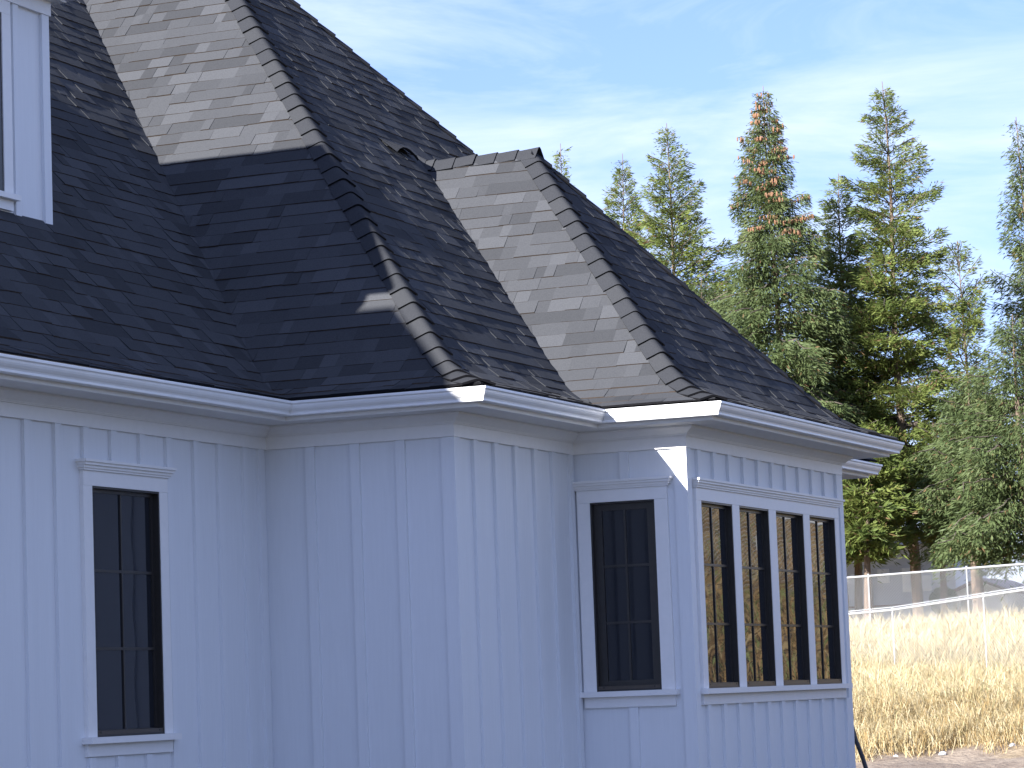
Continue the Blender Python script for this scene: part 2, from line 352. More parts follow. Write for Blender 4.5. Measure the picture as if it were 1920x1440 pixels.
# the B face goes on behind the A ridge
slopes = {}
def fp(f, e, t, lift=0.):
    """point on face f lifted along its normal"""
    u, v = f['pt'](e, t); s = slp(max(t, .003), f['m']); n = math.sqrt(1+s*s)
    return np.array([u+f['out'][0]*lift*s/n, v+f['out'][1]*lift*s/n, HE+hfun(t, f['m'])+lift/n])
T0 = .075
for k, f in FACE.items():
    ts = [T0, .2, .3, .4, .5, .6, .7, .85]+list(np.linspace(1.1, f['tm'], 14))
    if k == 'C': ts = sorted(ts+[TC-.001, TC+.001])
    V = []; Fc = []
    for t in ts: V += [fp(f, f['lo'](t), t, -.004), fp(f, f['hi'](t), t, -.004)]
    Fc = [(2*i, 2*i+1, 2*i+3, 2*i+2) for i in range(len(ts)-1)]
    o = np.mean(V, 0)
    slopes[k] = link('roof_slope', mesh('roof_slope', np.array(V)-o, Fc, M['deck']), o, house)
# far side of the A roof, closing the ridge
zt = HE+hfun(TM, M1); mbk = MB()
mbk.add([(UL, vA-TM, zt), (uB+TM, vA-TM, zt), (uB+TM, vA-TM-7, zt-7.5), (UL, vA-TM-7, zt-7.5)], [(0, 1, 2, 3)]); mbk.build('rear_roof_slope', M['deck'], house)
# ---- shingles
f_, r_, u_ = fw, rt, upv
def project(P):
    d = P@f_; return 960+F_*(P@r_)/d, 720-F_*(P@u_)/d
pieces = []     # (face, verts8, matidx, area px)
EXP = .167
for k in 'ABCDE':
    f = FACE[k]
    # slant table
    tt = np.linspace(T0, f['tm'], 700); hh = np.array([hfun(t, f['m']) for t in tt])
    ss = np.concatenate([[0], np.cumsum(np.hypot(np.diff(tt), np.diff(hh)))])
    t_of = lambda s: float(np.interp(s, ss, tt))
    nrow = int(ss[-1]/EXP)+1
    for i in range(nrow):
        ta, tb = t_of(i*EXP-.002), t_of(min((i+1)*EXP+.012, ss[-1]))
        if tb-ta < .02: continue
        row_wob = random.uniform(-.002, .002)
        e = min(f['lo'](ta), f['lo'](tb))-random.uniform(0, .3); last = -1; hi_all = max(f['hi'](ta), f['hi'](tb))
        while e < hi_all:
            w = random.choice((.10, .14, .18, .23, .27, .32, .38, .46))*random.uniform(.9, 1.1); e1 = e+w
            def cl(x, t): return min(max(x, f['lo'](t)), f['hi'](t))
            la, ra, lb, rb = cl(e, ta), cl(e1, ta), cl(e, tb), cl(e1, tb)
            raised = random.random() < .5
            e_next = e1
            if (ra-la)+(rb-lb) > .015:
                lowL = (.0135 if raised else .0085)+random.uniform(-.002, .003)+row_wob
                lowR = lowL+random.uniform(-.003, .003)
                upl = (.006 if raised else .0025)+random.uniform(0, .001)
                jit = random.uniform(-.004, .004)
                P = [fp(f, la, ta+jit, lowL), fp(f, ra, ta+jit+random.uniform(-.002, .002), lowR), fp(f, rb, tb, upl), fp(f, lb, tb, upl)]
                Pb = [fp(f, la, ta+jit, -.003), fp(f, ra, ta+jit, -.003), fp(f, rb, tb, -.003), fp(f, lb, tb, -.003)]
                c = sum(P)/4
                x, y = project(c)
                if -250 < x < 2100 and y > -220:
                    mi = random.choices(range(5), (.16, .22, .3, .2, .12))[0]
                    q = [project(p) for p in P]
                    ar = abs(sum(q[j][0]*q[(j+1) % 4][1]-q[(j+1) % 4][0]*q[j][1] for j in range(4)))/2
                    cx = [min(max(a[0], 0), 1920) for a in q]; cy = [min(max(a[1], 0), 1440) for a in q]
                    ar2 = abs(sum(cx[j]*cy[(j+1) % 4]-cx[(j+1) % 4]*cy[j] for j in range(4)))/2
                    hidden = (k == 'E' and False) or (k == 'C' and la > uD+1.5 and ta < TC+.2)
                    pieces.append((k, P+Pb, mi, 0 if hidden else ar2, i))
            e = e_next
order = sorted(range(len(pieces)), key=lambda i: -pieces[i][3]); single = set(order[:300])
PF = [(0, 1, 2, 3), (0, 4, 5, 1), (0, 3, 7, 4), (1, 5, 6, 2)]; PM = [0, 1, 2, 2]
rest = MB()
for i, (k, V, mi, ar, row) in enumerate(pieces):
    mats = [SH[mi], M['shedge'] if row else M['capedge'], SH[0]]
    if i in single:
        V = np.array(V); o = V.mean(0)
        link('shingle', mesh('shingle', V-o, PF, mats, PM), o, slopes[k])
    else:
        n = len(rest.V); rest.V += [tuple(v) for v in V]; rest.F += [tuple(j+n for j in fc) for fc in PF]; rest.M += [mi, 5 if row else 6, 0, 0]
o = rest.build('shingles', SH+[M['shedge'], M['capedge']], house, (24, -12, 4)); tag(o, kind='stuff')
# ---- hip and ridge caps
def caps(P, nL, nR, dL, dR, step, n0=0., n1=None, wing=.138, mname='ridge_cap', flip=False, lastfree=False):
    """P: function s->point on the line (s=0 low end); nL/nR normals and dL/dR wing directions as functions of s."""
    s = n0
    while s < n1:
        s2 = s+step+.03
        V = []; nseg = 8
        lowlift, hilift = .030+random.uniform(-.004, .005), .010
        wgl = wing*random.uniform(.95, 1.06)
        for ss_, lf in ((s, lowlift), (s2, hilift)):
            p = P(ss_); a = p+dL(ss_)*wgl+nL(ss_)*lf; b = p+dR(ss_)*wgl+nR(ss_)*lf
            nn = nL(ss_)+nR(ss_); nn = nn/np.linalg.norm(nn)
            c = p+nn*(lf+.012)
            # rounded fold: straight wings with a soft crest
            pl, pr = a*.30+c*.70, b*.30+c*.70
            pts = [a, a*.65+c*.35, pl]+[pl*(1-q)**2+2*q*(1-q)*c+pr*q*q for q in (.25, .5, .75)]+[pr, b*.65+c*.35, b]
            V.append(pts)
        k = len(V[0]); dn = (nL(s)+nR(s))/2
        vs_ = V[0]+V[1]+[p-dn*.020 for p in V[0]]+list(V[0])
        Fc = [(j, j+1, k+j+1, k+j) for j in range(k-1)]+[(3*k+j, 2*k+j, 2*k+j+1, 3*k+j+1) for j in range(k-1)]
        mi = [0]*(k-1)+[1]*(k-1)
        # side drop of each wing
        vs_ += [V[0][0]-nL(s)*.022, V[1][0]-nL(s)*.010, V[0][-1]-nR(s)*.022, V[1][-1]-nR(s)*.010, V[0][0], V[1][0], V[0][-1], V[1][-1]]
        b0 = 4*k
        Fc += [(b0+4, b0+5, b0+1, b0), (b0+6, b0+2, b0+3, b0+7)]; mi += [1, 1]
        V_ = np.array(vs_); o = V_.mean(0)
        me = mesh(mname, V_-o, Fc, [random.choice((M['cap'], M['cap'], M['cap'], SH[0])), M['capedge']], mi)
        me.polygons.foreach_set('use_smooth', [j < k-1 for j in range(len(me.polygons))])
        link(mname, me, o, house)
        s += step
def unit(a): a = np.array(a, float); return a/np.linalg.norm(a)
def hipcaps(cu, cv, su, sv, m, nX, nY, step, t0, t1, **kw):
    """hip starting at gutter corner (cu,cv) going inward by (su*t, sv*t); nX/nY: outward horizontal dirs of left/right faces"""
    tt = np.linspace(0, 6, 1201); hh = np.array([hfun(t, m) for t in tt])
    ss = np.concatenate([[0], np.cumsum(np.sqrt(2*np.diff(tt)**2+np.diff(hh)**2))])
    T = lambda s: float(np.interp(s, ss, tt))
    P = lambda s: np.array([cu+su*T(s), cv+sv*T(s), HE+hfun(T(s), m)])
    def nrm(n): return lambda s: unit([n[0]*slp(T(s)+.01, m), n[1]*slp(T(s)+.01, m), 1])
    def dr(n, other):
        def g(s):
            q = nrm(n)(s); tan = unit([su, sv, slp(T(s)+.01, m)]); d = np.cross(q, tan); d = unit(d)
            # must point away from the hip into this face: opposite to the other face's outward dir
            if d[0]*other[0]+d[1]*other[1] > 0: d = -d
            return d
        return g
    caps(P, nrm(nX), nrm(nY), dr(nX, nY), dr(nY, nX), step, float(np.interp(t0, tt, ss)), float(np.interp(t1, tt, ss)), **kw)
hipcaps(uB, vC, 1, -1, M1, (-1, 0), (0, 1), .250, .10, 5.62)
hipcaps(uD, vE, 1, -1, M2, (-1, 0), (0, 1), .238, .10, 2.86)
hipcaps(uE, vE, -1, -1, M2, (1, 0), (0, 1), .238, .10, 2.86)
hipcaps(uG, vC, -1, -1, M1, (1, 0), (0, 1), .250, .10, 5.62)
# ridge of the bay, running back to the C slope
zr = HE+hfun(TR, M2); nl, nr = unit((-M2, 0, 1)), unit((M2, 0, 1))
ul = (uD+uE)/2
Pr = lambda s: np.array([ul, vC-TC-.02+s, zr+(.10*max(0, .35-s)**1.5*3)*0+.0])
dl_, dr_ = unit((-1, 0, -M2)), unit((1, 0, -M2))
caps(lambda s: np.array([ul, vE-TR+.10-s, zr]), lambda s: nl, lambda s: nr, lambda s: dl_, lambda s: dr_, .232, 0., 1.18, wing=.17)
caps(lambda s: np.array([ul, vE-TR-1.16-s*.8, zr+s*.55]), lambda s: nl, lambda s: nr, lambda s: dl_, lambda s: dr_, .2, 0., .12, wing=.16)
# loose cap lying turned up on the C slope beyond the ridge end
f = FACE['C']; V = []
for j, a in enumerate(np.linspace(-1, 1, 7)):
    for t_, l_ in ((3.02+.05*(1-a*a), .05+.045*(1-a*a)), (3.20, .012)):
        V.append(fp(f, 27.12+a*.26, t_, l_ if t_ < 3.15 else l_))
Fc = [(2*j, 2*j+2, 2*j+3, 2*j+1) for j in range(6)]
n0 = len(V); V += [fp(f, 27.12+a*.26, 3.02+.05*(1-a*a), .03+.045*(1-a*a)) for a in np.linspace(-1, 1, 7)]
Fc += [(2*j, n0+j, n0+j+1, 2*j+2) for j in range(6)]
V = np.array(V); o = V.mean(0)
tag(link('ridge_cap', mesh('ridge_cap', V-o, Fc, [M['cap'], M['capedge']], [0]*6+[1]*6), o, house), 'lifted ridge cap shingle curling up from the roof')
# ---------------------------------------------------------------- dormers
def dormer(u1, u0, vf, zc, slope, g, eh, gl, hv):
    base = empty('dormer', ((u0+u1)/2, vf, 4.1), house)
    wl = Wall('u', vf-.0)
    wl.part('wall_panel', [(u0, u1-.001, -2.2, -.026, 4.055, 5.92)], M['siding'], base)
    for a in (u0+.055, u1-.055): wl.part('corner_board', [(a-.055, a+.055, -.026, .002, 4.03, 5.812)], M['siding'], base)
    for a in (u1-.511, u0+.511): wl.part('batten', [(a-.042, a+.042, -.026, .0, 4.045, 5.812)], M['siding'], base)
    wl.part('frieze_board', [(u0-.004, u1+.020, -.03, .012, 5.813, 5.95)], M['trim'], base)
    a0, a1 = u0+.727, u1-.727
    wl.part('casing', [(a0-.13, a0, -.026, .006, 4.20, 5.5), (a1, a1+.13, -.026, .006, 4.20, 5.699), (a0-.13, a1+.13, -.026, .006, 5.7, 5.811)], M['trim'], base)
    wl.part('window_sill', [(a0-.17, a1+.17, -.026, .055, 4.155, 4.20)], M['trim'], base)
    wl.part('apron_board', [(a0-.13, a1+.13, -.026, .004, 4.07, 4.154)], M['trim'], base)
    wl.part('window_frame', [(a0, a0+.07, -.025, -.004, 4.2, 5.7), (a1-.07, a1, -.025, -.004, 4.2, 5.7), (a0+.07, a1-.07, -.025, -.004, 5.62, 5.7), (a0+.07, a1-.07, -.025, -.004, 4.2, 4.28), (a0+.07, a1-.07, -.024, -.006, 4.93, 4.96)], M['bronze'], base)
    am = (a0+a1)/2
    wl.part('window_mullion', [(am-.05, am+.05, -.0262, .003, 4.2, 5.7)], M['trim'], base)
    for p0, p1 in ((a0+.06, am-.051), (am+.051, a1-.06)): wl.part('pane', [(p0, p1, -.0255, -.016, 4.27, 5.64)], M['glass'], base)
    wl.part('flashing', [(u0-.02, u1+.03, -.06, -.03, 4.0, 4.06)], M['wood'], base)
    A0, A1, F0 = u0-gl, u1+g, vf+g; hw = (A1-A0)/2; zr_ = zc+slope*hw; um = (A0+A1)/2
    mb = MB(); vb = -17.2
    mb.add([(A0, F0, zc), (A1, F0, zc), (A1, vb, zc), (A0, vb, zc), (um, F0-hv, zr_), (um, vb, zr_)], [(0, 1, 4), (1, 2, 5, 4), (0, 4, 5, 3), (0, 3, 2, 1)])
    mb.build('roof', M['deck'], base, (um, vf, zc))
    mb = MB(); mb.box(A0-.005, A1+.005, F0-.13, F0+.005, zc-eh, zc-.002); mb.box(A1-.13, A1+.005, vb, F0-.13, zc-eh, zc-.002); mb.box(A0-.005, A0+.13, vb, F0-.13, zc-eh, zc-.002)
    mb.box(A0+.13, A1-.13, -14.2, F0-.13, zc-.105, zc-.09)
    mb.build('gutter', M['gutter'], base, (um, F0, zc-.1))
    return base
dormer(21.157, 17.74, -13.113, 6.04, .83, .24, .06, -.02, 1.3)
# ---- the side wing left of the picture, whose roof shades the near slopes
def wing():
    u0, u1, v1, ze = 11.0, 16.04, -11.66, 4.88
    b = empty('side_wing', (13.5, -15, -1.6), house)
    mb = MB(); mb.box(u0+.5, u1-.5, -30, v1-.5, ZB, ze-.1); mb.build('wall', M['siding'], b, (13.5, -15, 0))
    hw = (u1-u0)/2; um = (u0+u1)/2; zz = ze+1.10*hw
    mb = MB(); mb.add([(u0, v1, ze), (u1, v1, ze), (u1, -30, ze), (u0, -30, ze), (um, v1-hw, zz), (um, -30, zz)], [(0, 1, 4), (1, 2, 5, 4), (0, 4, 5, 3), (0, 3, 2, 1)])
    mb.build('roof', M['deck'], b, (um, -15, ze))
    mb = MB(); mb.box(u0, u1, v1-.12, v1, ze-.12, ze-.003); mb.box(u1-.12, u1, -30, v1-.12, ze-.12, ze-.003); mb.build('gutter', M['gutter'], b, (um, v1, ze))
wing()
# ---------------------------------------------------------------- drain pipe at the far corner
mb = MB(); pts = [(30.75, -9.33, -.35), (30.72, -9.26, -.60), (30.70, -9.19, -.78), (30.66, -9.13, -.95), (30.6, -9.05, -1.2), (30.5, -8.95, -1.42)]
mb.tube(pts, .024, 10); pp = mb.build('drain_pipe', M['pipe'], None, (30.6, -9.2, -1.2))
tag(pp, 'thin black drain pipe leaning down beside the far corner of the house', 'pipe')

# ================================================================ FENCES
def chain_fence(posts, label, rail_r, wire_r, diag, gauge2=False):
    """posts: list of (u,v,ztop,zground)"""
    f = tag(empty('chain_link_fence', (posts[0][0], posts[0][1], posts[0][3])), label, 'fence')
    for (u, v, zt_, zg) in posts:
        mb = MB(); mb.tube([(u, v, zg-.1), (u, v, zt_+.03)], rail_r*.65, 8); mb.tube([(u, v, zt_+.03), (u, v, zt_+.07)], [rail_r*1.3, rail_r*.5], 8)
        mb.build('post', M['galv'], f, (u, v, zg))
    mb = MB(); mb.tube([(p[0], p[1], p[2]) for p in posts], rail_r, 8); mb.build('top_rail', M['galv'], f)
    if gauge2:
        mb = MB(); mb.tube([(p[0]+.05, p[1], p[2]+.062) for p in posts], rail_r*.4, 6); mb.build('tension_wire', M['galv'], f)
    mb = MB()
    for a, b in zip(posts[:-1], posts[1:]):
        a, b = np.array(a), np.array(b); L = np.hypot(*(b-a)[:2]); Hh = max(a[2]-a[3], b[2]-b[3])
        def pt(s, h):
            q = a+(b-a)*(s/L); return np.array([q[0], q[1], q[2]-h])
        n = int((L+Hh)/diag)
        for sg in (1, -1):
            for k in range(n+1):
                s0 = -Hh+k*diag
                # line s = s0 + h  (sg) : clip to 0..L
                h0, h1 = max(0, -s0), min(Hh, L-s0)
                if h1-h0 < .02: continue
                p, q = (pt(s0+h0, h0), pt(s0+h1, h1)) if sg > 0 else (pt(L-(s0+h0), h0), pt(L-(s0+h1), h1))
                mb.tube([p, q], wire_r, 3)
    o = mb.build('chain_mesh', M['galv'], f); tag(o, kind='stuff')
    return f
p2 = []
for k in range(-4, 12):
    u = 64.2-1.7*k; v = -18.36+2.5*k
    top = 1.56+.165*k if k > 0 else 1.56+.05*k
    g = float(gz(u, v)); top = max(top, g+1.55) if k > 2 else top
    p2.append((u, v, top, min(g, top-1.6)))
chain_fence(p2, 'nearer chain link fence standing in tall dry grass', .027, .0026, .076, True)
p1 = []
for k in range(-4, 4):
    u = 85.0+1.14*k; v = -24.99+2.67*k; p1.append((u, v, 3.09+.12*k, float(gz(u, v))-.1))
chain_fence(p1, 'farther chain link fence in front of the mobile homes', .034, .0034, .085)

# ================================================================ MOBILE HOMES
hA = tag(empty('mobile_home', (103, -30, 1.8)), 'long grey mobile home in shade behind the trees', 'mobile home')
mb = MB(); mb.box(102.6, 107, -40, -27.0, 1.9, 4.75); mb.build('wall', M['homewall'], hA, (103, -30, 2))
mb = MB(); mb.add([(102.3, -40.3, 4.75), (102.3, -26.7, 4.75), (107.3, -26.7, 4.75), (107.3, -40.3, 4.75), (104.8, -40.3, 5.3), (104.8, -26.7, 5.3)], [(0, 1, 5, 4), (3, 4, 5, 2), (1, 2, 5), (0, 4, 3), (0, 3, 2, 1)]); mb.build('roof', M['hometrim'], hA, (103, -30, 4.7))
mb = MB(); mb.box(102.52, 102.6, -40, -26.98, 2.62, 2.68); mb.build('skirting_rail', M['hometrim'], hA, (102.5, -30, 2.6))
for v, z0, z1, wd in ((-29.6, 3.45, 3.95, .42), (-28.7, 3.1, 3.95, .42), (-28.05, 3.1, 3.65, .36), (-31.4, 3.2, 4.0, .6)):  # plain white boxes on the grey wall, each with a thin panel in front
    mb = MB(); mb.box(102.54, 102.6, v-wd/2, v+wd/2, z0, z1); w = mb.build('window', M['homewhite'], hA, (102.5, v, z0))
    mb = MB(); mb.box(102.52, 102.54, v-wd/2+.04, v+wd/2-.04, z0+.04, z1-.04); mb.build('white_panel', M['homewhite'], w, (102.5, v, z0+.1))
mb = MB(); mb.box(102.5, 102.58, -30.3, -30.0, 2.1, 3.7); mb.build('door', M['hometrim'], hA, (102.5, -30.1, 2.1))
hB = tag(empty('mobile_home', (98, -25, 1.8)), 'white mobile home with brown gable trim at the right edge', 'mobile home')
mb = MB(); v0, v1, vm = -26.0, -24.15, -25.1
mb.add([(98.4, v0, 1.6), (98.4, v1, 1.6), (98.4, v1, 2.85), (98.4, vm, 3.22), (98.4, v0, 2.85), (103, v0, 1.6), (103, v1, 1.6), (103, v1, 2.85), (103, vm, 3.22), (103, v0, 2.85)],
       [(0, 1, 2, 3, 4), (5, 9, 8, 7, 6), (0, 5, 6, 1), (1, 6, 7, 2), (0, 4, 9, 5)]); mb.build('wall', M['homewhite'], hB, (98, -25, 2))
mb = MB()
for s, ve in ((1, v1+.2), (-1, v0-.2)):
    z = 2.85-.08
    mb.add([(98.2, vm, 3.24), (98.2, ve, z), (98.2, ve, z+.09), (98.2, vm, 3.34), (103.2, vm, 3.24), (103.2, ve, z), (103.2, ve, z+.09), (103.2, vm, 3.34)], BOXF[:0]+[(0, 1, 2, 3), (4, 7, 6, 5), (0, 4, 5, 1), (3, 2, 6, 7), (1, 5, 6, 2), (0, 3, 7, 4)])
mb.build('roof', M['hometrim'], hB, (98, -25, 3))
mb = MB(); mb.box(98.34, 98.4, -25.75, -25.5, 2.2, 2.7); mb.build('window', M['bronze'], hB, (98.3, -25.6, 2.2))
hC = tag(empty('mobile_home', (97, -22, 1.8)), 'pale mobile home with flat roof partly beyond the picture edge', 'mobile home')
mb = MB(); mb.box(99.5, 104, -23.6, -17, 1.6, 3.05); mb.build('wall', M['homewhite'], hC, (99, -22, 2))
mb = MB(); mb.box(99.2, 104.3, -23.8, -16.8, 3.05, 3.2); mb.build('roof', M['homewhite'], hC, (99, -22, 3))
mb = MB(); mb.box(99.44, 99.5, -23.3, -22.6, 2.2, 2.9); mb.build('window', M['bronze'], hC, (99.4, -23, 2.2))
for v in (-26.9, -26.45):
    mb = MB(); mb.box(97.6, 97.72, v-.05, v+.05, 1.5, 2.45); mb.box(97.55, 97.77, v-.09, v+.09, 2.45, 2.5)
    tag(mb.build('porch_post', M['homewhite'], None, (97.6, v, 1.5)), 'short white post on the %s of two beside the gabled mobile home' % ('left' if v < -26.6 else 'right'), 'post', 'white posts by the mobile home')

# ================================================================ TREES
def leafmat(name, c1, c2, c3):
    m = bpy.data.materials.new(name); m.use_nodes = True; t = m.node_tree; b = t.nodes['Principled BSDF']
    b.inputs['Roughness'].default_value = .6; b.inputs['Specular IOR Level'].default_value = .25
    tcn = nd(t, 'ShaderNodeTexCoord'); n = nd(t, 'ShaderNodeTexNoise'); n.inputs['Scale'].default_value = 1.1; n.inputs['Detail'].default_value = 9; n.inputs['Roughness'].default_value = .75
    t.links.new(tcn.outputs['Object'], n.inputs[0])
    r = nd(t, 'ShaderNodeValToRGB'); e = r.color_ramp.elements
    e[0].position = .34; e[0].color = (*c1, 1); e[1].position = .66; e[1].color = (*c3, 1); q = e.new(.5); q.color = (*c2, 1)
    t.links.new(n.outputs[0], r.inputs[0]); t.links.new(r.outputs[0], b.inputs['Base Color'])
    out = t.nodes['Material Output']; tr = nd(t, 'ShaderNodeBsdfTranslucent'); ms = nd(t, 'ShaderNodeMixShader'); ms.inputs[0].default_value = .3
    t.links.new(r.outputs[0], tr.inputs[0]); t.links.new(b.outputs[0], ms.inputs[1]); t.links.new(tr.outputs[0], ms.inputs[2]); t.links.new(ms.outputs[0], out.inputs[0])
    return m
LM = {
 'fir': leafmat('fir_needles', (.075, .11, .03), (.135, .175, .045), (.24, .27, .08)),
 'spruce': leafmat('spruce_needles', (.055, .085, .032), (.10, .135, .052), (.165, .20, .085)),
 'brown': leafmat('brown_twigs', (.10, .06, .03), (.17, .11, .055), (.24, .16, .08)),
}
M['bark'] = mat('conifer_bark', (.22, .16, .12), .9, noise=14, col2=(.11, .08, .06), bump=(30, 1, .03), stretch=(1, 1, .3))
M['branch'] = mat('grey_branch', (.10, .08, .065), .9, noise=10, col2=(.06, .05, .04))
M['cone'] = mat('spruce_cone', (.28, .145, .08), .7, noise=20, col2=(.2, .10, .055))
def conifer(name, u, v, H, R0, kind, label, group, seed, z0=.0, dens=1., sparse=.0, prof=1.0, droop=.25, lean=(0, 0), trunk_r=.2, cones=False, up=.0, spray=.23, gap=0.):
    g = np.random.default_rng(seed); zg = float(gz(u, v))-.15
    base = tag(empty(name, (u, v, zg)), label, 'tree', group)
    def axis_p(h): return np.array([u+lean[0]*h+.08*math.sin(h*.5+seed), v+lean[1]*h+.08*math.cos(h*.43+seed*2), zg+h])
    mb = MB(); hs = np.linspace(0, H, 14); mb.tube([axis_p(h) for h in hs], [max(.012, trunk_r*.78*(1-h/H)**.85) for h in hs], 8)
    mb.build('trunk', M['bark'], base, (u, v, zg))
    br = MB(); Q = []; MI = []; CO = []
    h = z0; bi = 0
    while h < H-.25:
        f = h/H; prof_r = R0*(1-f)**prof*(min(1, (f-z0/H+.06)/.14) if z0 > 0 else 1)
        nb = 4 if f < .85 else 3
        a0 = g.uniform(0, 6.28)
        for k in range(nb):
            if g.random() < sparse: continue
            az = a0+k*6.283/nb+g.normal(0, .35)
            L = max(.16, prof_r*g.uniform(.6, 1.2))
            if gap and g.random() < gap: L *= g.uniform(.2, .5)
            d = np.array([math.cos(az), math.sin(az), 0]); el = up+(.75*f*f-.05)+g.normal(0, .08)
            n = max(3, int(L/.35)); pts = []
            for i in range(n+1):
                q = i/n; pts.append(axis_p(h)+d*L*q+np.array([0, 0, L*(el*q-droop*q*q*(1-.5*f))])+(g.normal(0, .03*L, 3) if i else 0))
            br.tube(pts, [max(.006, .012+.014*L*(1-i/n)) for i in range(n+1)], 3)
            pts = np.array(pts)
            # sprays along the outer part of the branch
            m = int(L*165*dens)+12
            q = g.uniform(.03 if kind == 'spruce' else .10, 1., m)**.8; idx = np.clip((q*n).astype(int), 0, n-1); fr = q*n-idx
            pos = pts[idx]*(1-fr[:, None])+pts[idx+1]*fr[:, None]
            side = np.cross(d, [0, 0, 1]); lat = g.normal(0, 1, m)*(.10+.24*L*(1-q)*.8+.04)
            pos = pos+side*lat[:, None]+np.array([0, 0, 1])*(-np.abs(g.normal(0, .10+.04*L, m)))[:, None]*(2.0 if kind == 'spruce' else .8)
            dirn = d*g.uniform(.3, 1, m)[:, None]+side*(np.sign(lat)*g.uniform(.1, 1., m))[:, None]+np.array([0, 0, 1])*g.normal(-.45 if kind == 'spruce' else .05, .35, m)[:, None]
            dirn /= np.linalg.norm(dirn, axis=1)[:, None]
            ln = spray*1.35*g.uniform(.45, 1.25, m)*(.55+.45*(1-f)); wd = ln*g.uniform(.06, .125, m)
            for rep in range(1):
                rv = g.normal(0, 1, (m, 3)); w = np.cross(dirn, rv); w /= np.linalg.norm(w, axis=1)[:, None]+1e-9
                a = pos; b = pos+dirn*ln[:, None]*.45+w*wd[:, None]; c = pos+dirn*ln[:, None]; e = pos+dirn*ln[:, None]*.45-w*wd[:, None]
                Q.append(np.stack([a, b, c, e], 1).reshape(-1, 3)); MI.append((g.random(m) < (.03 if kind == 'spruce' else .06)).astype(int))
            if cones and f > .72 and g.random() < .75:
                nc = int(g.integers(8, 20)*(1.2-f)*3.2) if f < .97 else 2
                for _ in range(nc):
                    qq = g.uniform(.45, 1.0); i = min(int(qq*n), n-1)
                    CO.append(pts[i]*(1-qq*n+i)+pts[i+1]*(qq*n-i)+side*g.normal(0, .12)+np.array([0, 0, -.05])+d*g.uniform(0, .15))
        h += g.uniform(.24, .40)*(1.1-.45*f)*(1/dens**.5 if dens < 1 else 1); bi += 1
    Qa = np.concatenate(Q); me = fast_mesh('crown', Qa, 2, [LM[kind], LM['brown']], np.concatenate(MI))
    o = bpy.data.objects.new('crown', me); COL.objects.link(o); o.parent = base; o.matrix_parent_inverse = Matrix.Translation(-WL[base.name]); o.location = (0, 0, 0)
    tag(br.build('branches', M['branch'], base, (u, v, zg)), kind='stuff')
    if cones:
        cb = MB()
        for p in CO:
            cb.tube([p, p+np.array([0, 0, -.04]), p+np.array([0, 0, -.10]), p+np.array([g.normal(0, .01), g.normal(0, .01), -.15])], [.010, .028, .026, .008], 5)
        tag(cb.build('cones', M['cone'], base, (u, v, zg)), kind='stuff')
    return len(Qa)//4
G = 'conifers behind the chain link fences'
def C(*a, **k): return conifer(*a, **k)
def top(u, v, zt): return zt-float(gz(u, v))+.15
C('fir_tree', 104.0, -41.8, top(104, -41.8, 20.8), 1.5, 'fir', 'thin bare-looking treetop just above the roof ridge', G, 1, z0=12, dens=1.0, sparse=.15, prof=.8, trunk_r=.2, droop=.1)
C('fir_tree', 101.1, -38.3, top(101, -38.3, 19.6), 5.2, 'fir', 'small thin fir leaning out left of the open-crowned fir', G, 2, z0=6, dens=1.25, sparse=.1, prof=1.0, trunk_r=.18, up=.15, droop=.12)
C('fir_tree', 98.0, -35.4, top(98, -35.4, 19.9), 7.0, 'fir', 'open airy fir with a pale trunk showing, left of the cone-laden spruce', G, 3, z0=5, dens=1.3, sparse=.1, prof=1.0, trunk_r=.22, up=.15, droop=.15, gap=.25)
C('spruce_tree', 91.7, -29.65, top(91.7, -29.65, 19.5), 4.9, 'spruce', 'tall dense spruce with orange-brown cones hanging round its top', G, 4, z0=3.6, dens=2.0, prof=.88, trunk_r=.24, droop=.42, cones=True, spray=.22, gap=.15)
C('fir_tree', 96.5, -28.7, top(96.5, -28.7, 17.2), 4.0, 'fir', 'shorter slim fir squeezed between the cone-laden spruce and the tallest fir', G, 5, z0=4, dens=1.5, sparse=.05, prof=.8, trunk_r=.2, up=.12, droop=.2, gap=.2)
C('fir_tree', 95.3, -26.45, top(95.3, -26.5, 19.9), 5.4, 'fir', 'tallest fir, open crown and long pale trunk visible between its branches', G, 6, z0=3.6, dens=1.5, sparse=.14, prof=.82, trunk_r=.26, lean=(-.008, -.014), up=.12, droop=.2, gap=.3)
C('fir_tree', 98.8, -23.0, top(98.8, -23, 18.9), 3.4, 'spruce', 'bluish conifer cut off by the right edge of the picture', G, 7, z0=9, dens=1.3, sparse=.1, prof=.85, trunk_r=.22, up=.3, droop=.12, gap=.5)
C('fir_tree', 95.0, -24.3, top(95, -24.3, 14.3), 2.3, 'fir', 'scrawny fir with bare bent limbs against the sky at right', G, 8, z0=7, dens=1.0, sparse=.3, prof=.5, trunk_r=.16, up=.5, droop=-.1, gap=.3)
C('spruce_tree', 90.8, -21.6, top(90.8, -21.6, 11.2), 3.9, 'spruce', 'broad dense spruce filling the lower right edge', G, 9, z0=2.9, dens=1.5, prof=.6, trunk_r=.28, droop=.35, gap=.1)
C('spruce_tree', 92.1, -23.5, top(92, -23.5, 9.6), 3.2, 'spruce', 'blue-green spruce with thick low trunk right of the tallest fir', G, 10, z0=3.0, dens=1.5, prof=.55, trunk_r=.30, droop=.35, gap=.1)
C('fir_tree', 89.9, -26.4, top(89.8, -26.4, 7.4), 2.5, 'fir', 'low leafy fir beside the corner of the bay window wall', G, 11, z0=2.9, dens=1.7, prof=.45, trunk_r=.2, droop=.25, spray=.33)
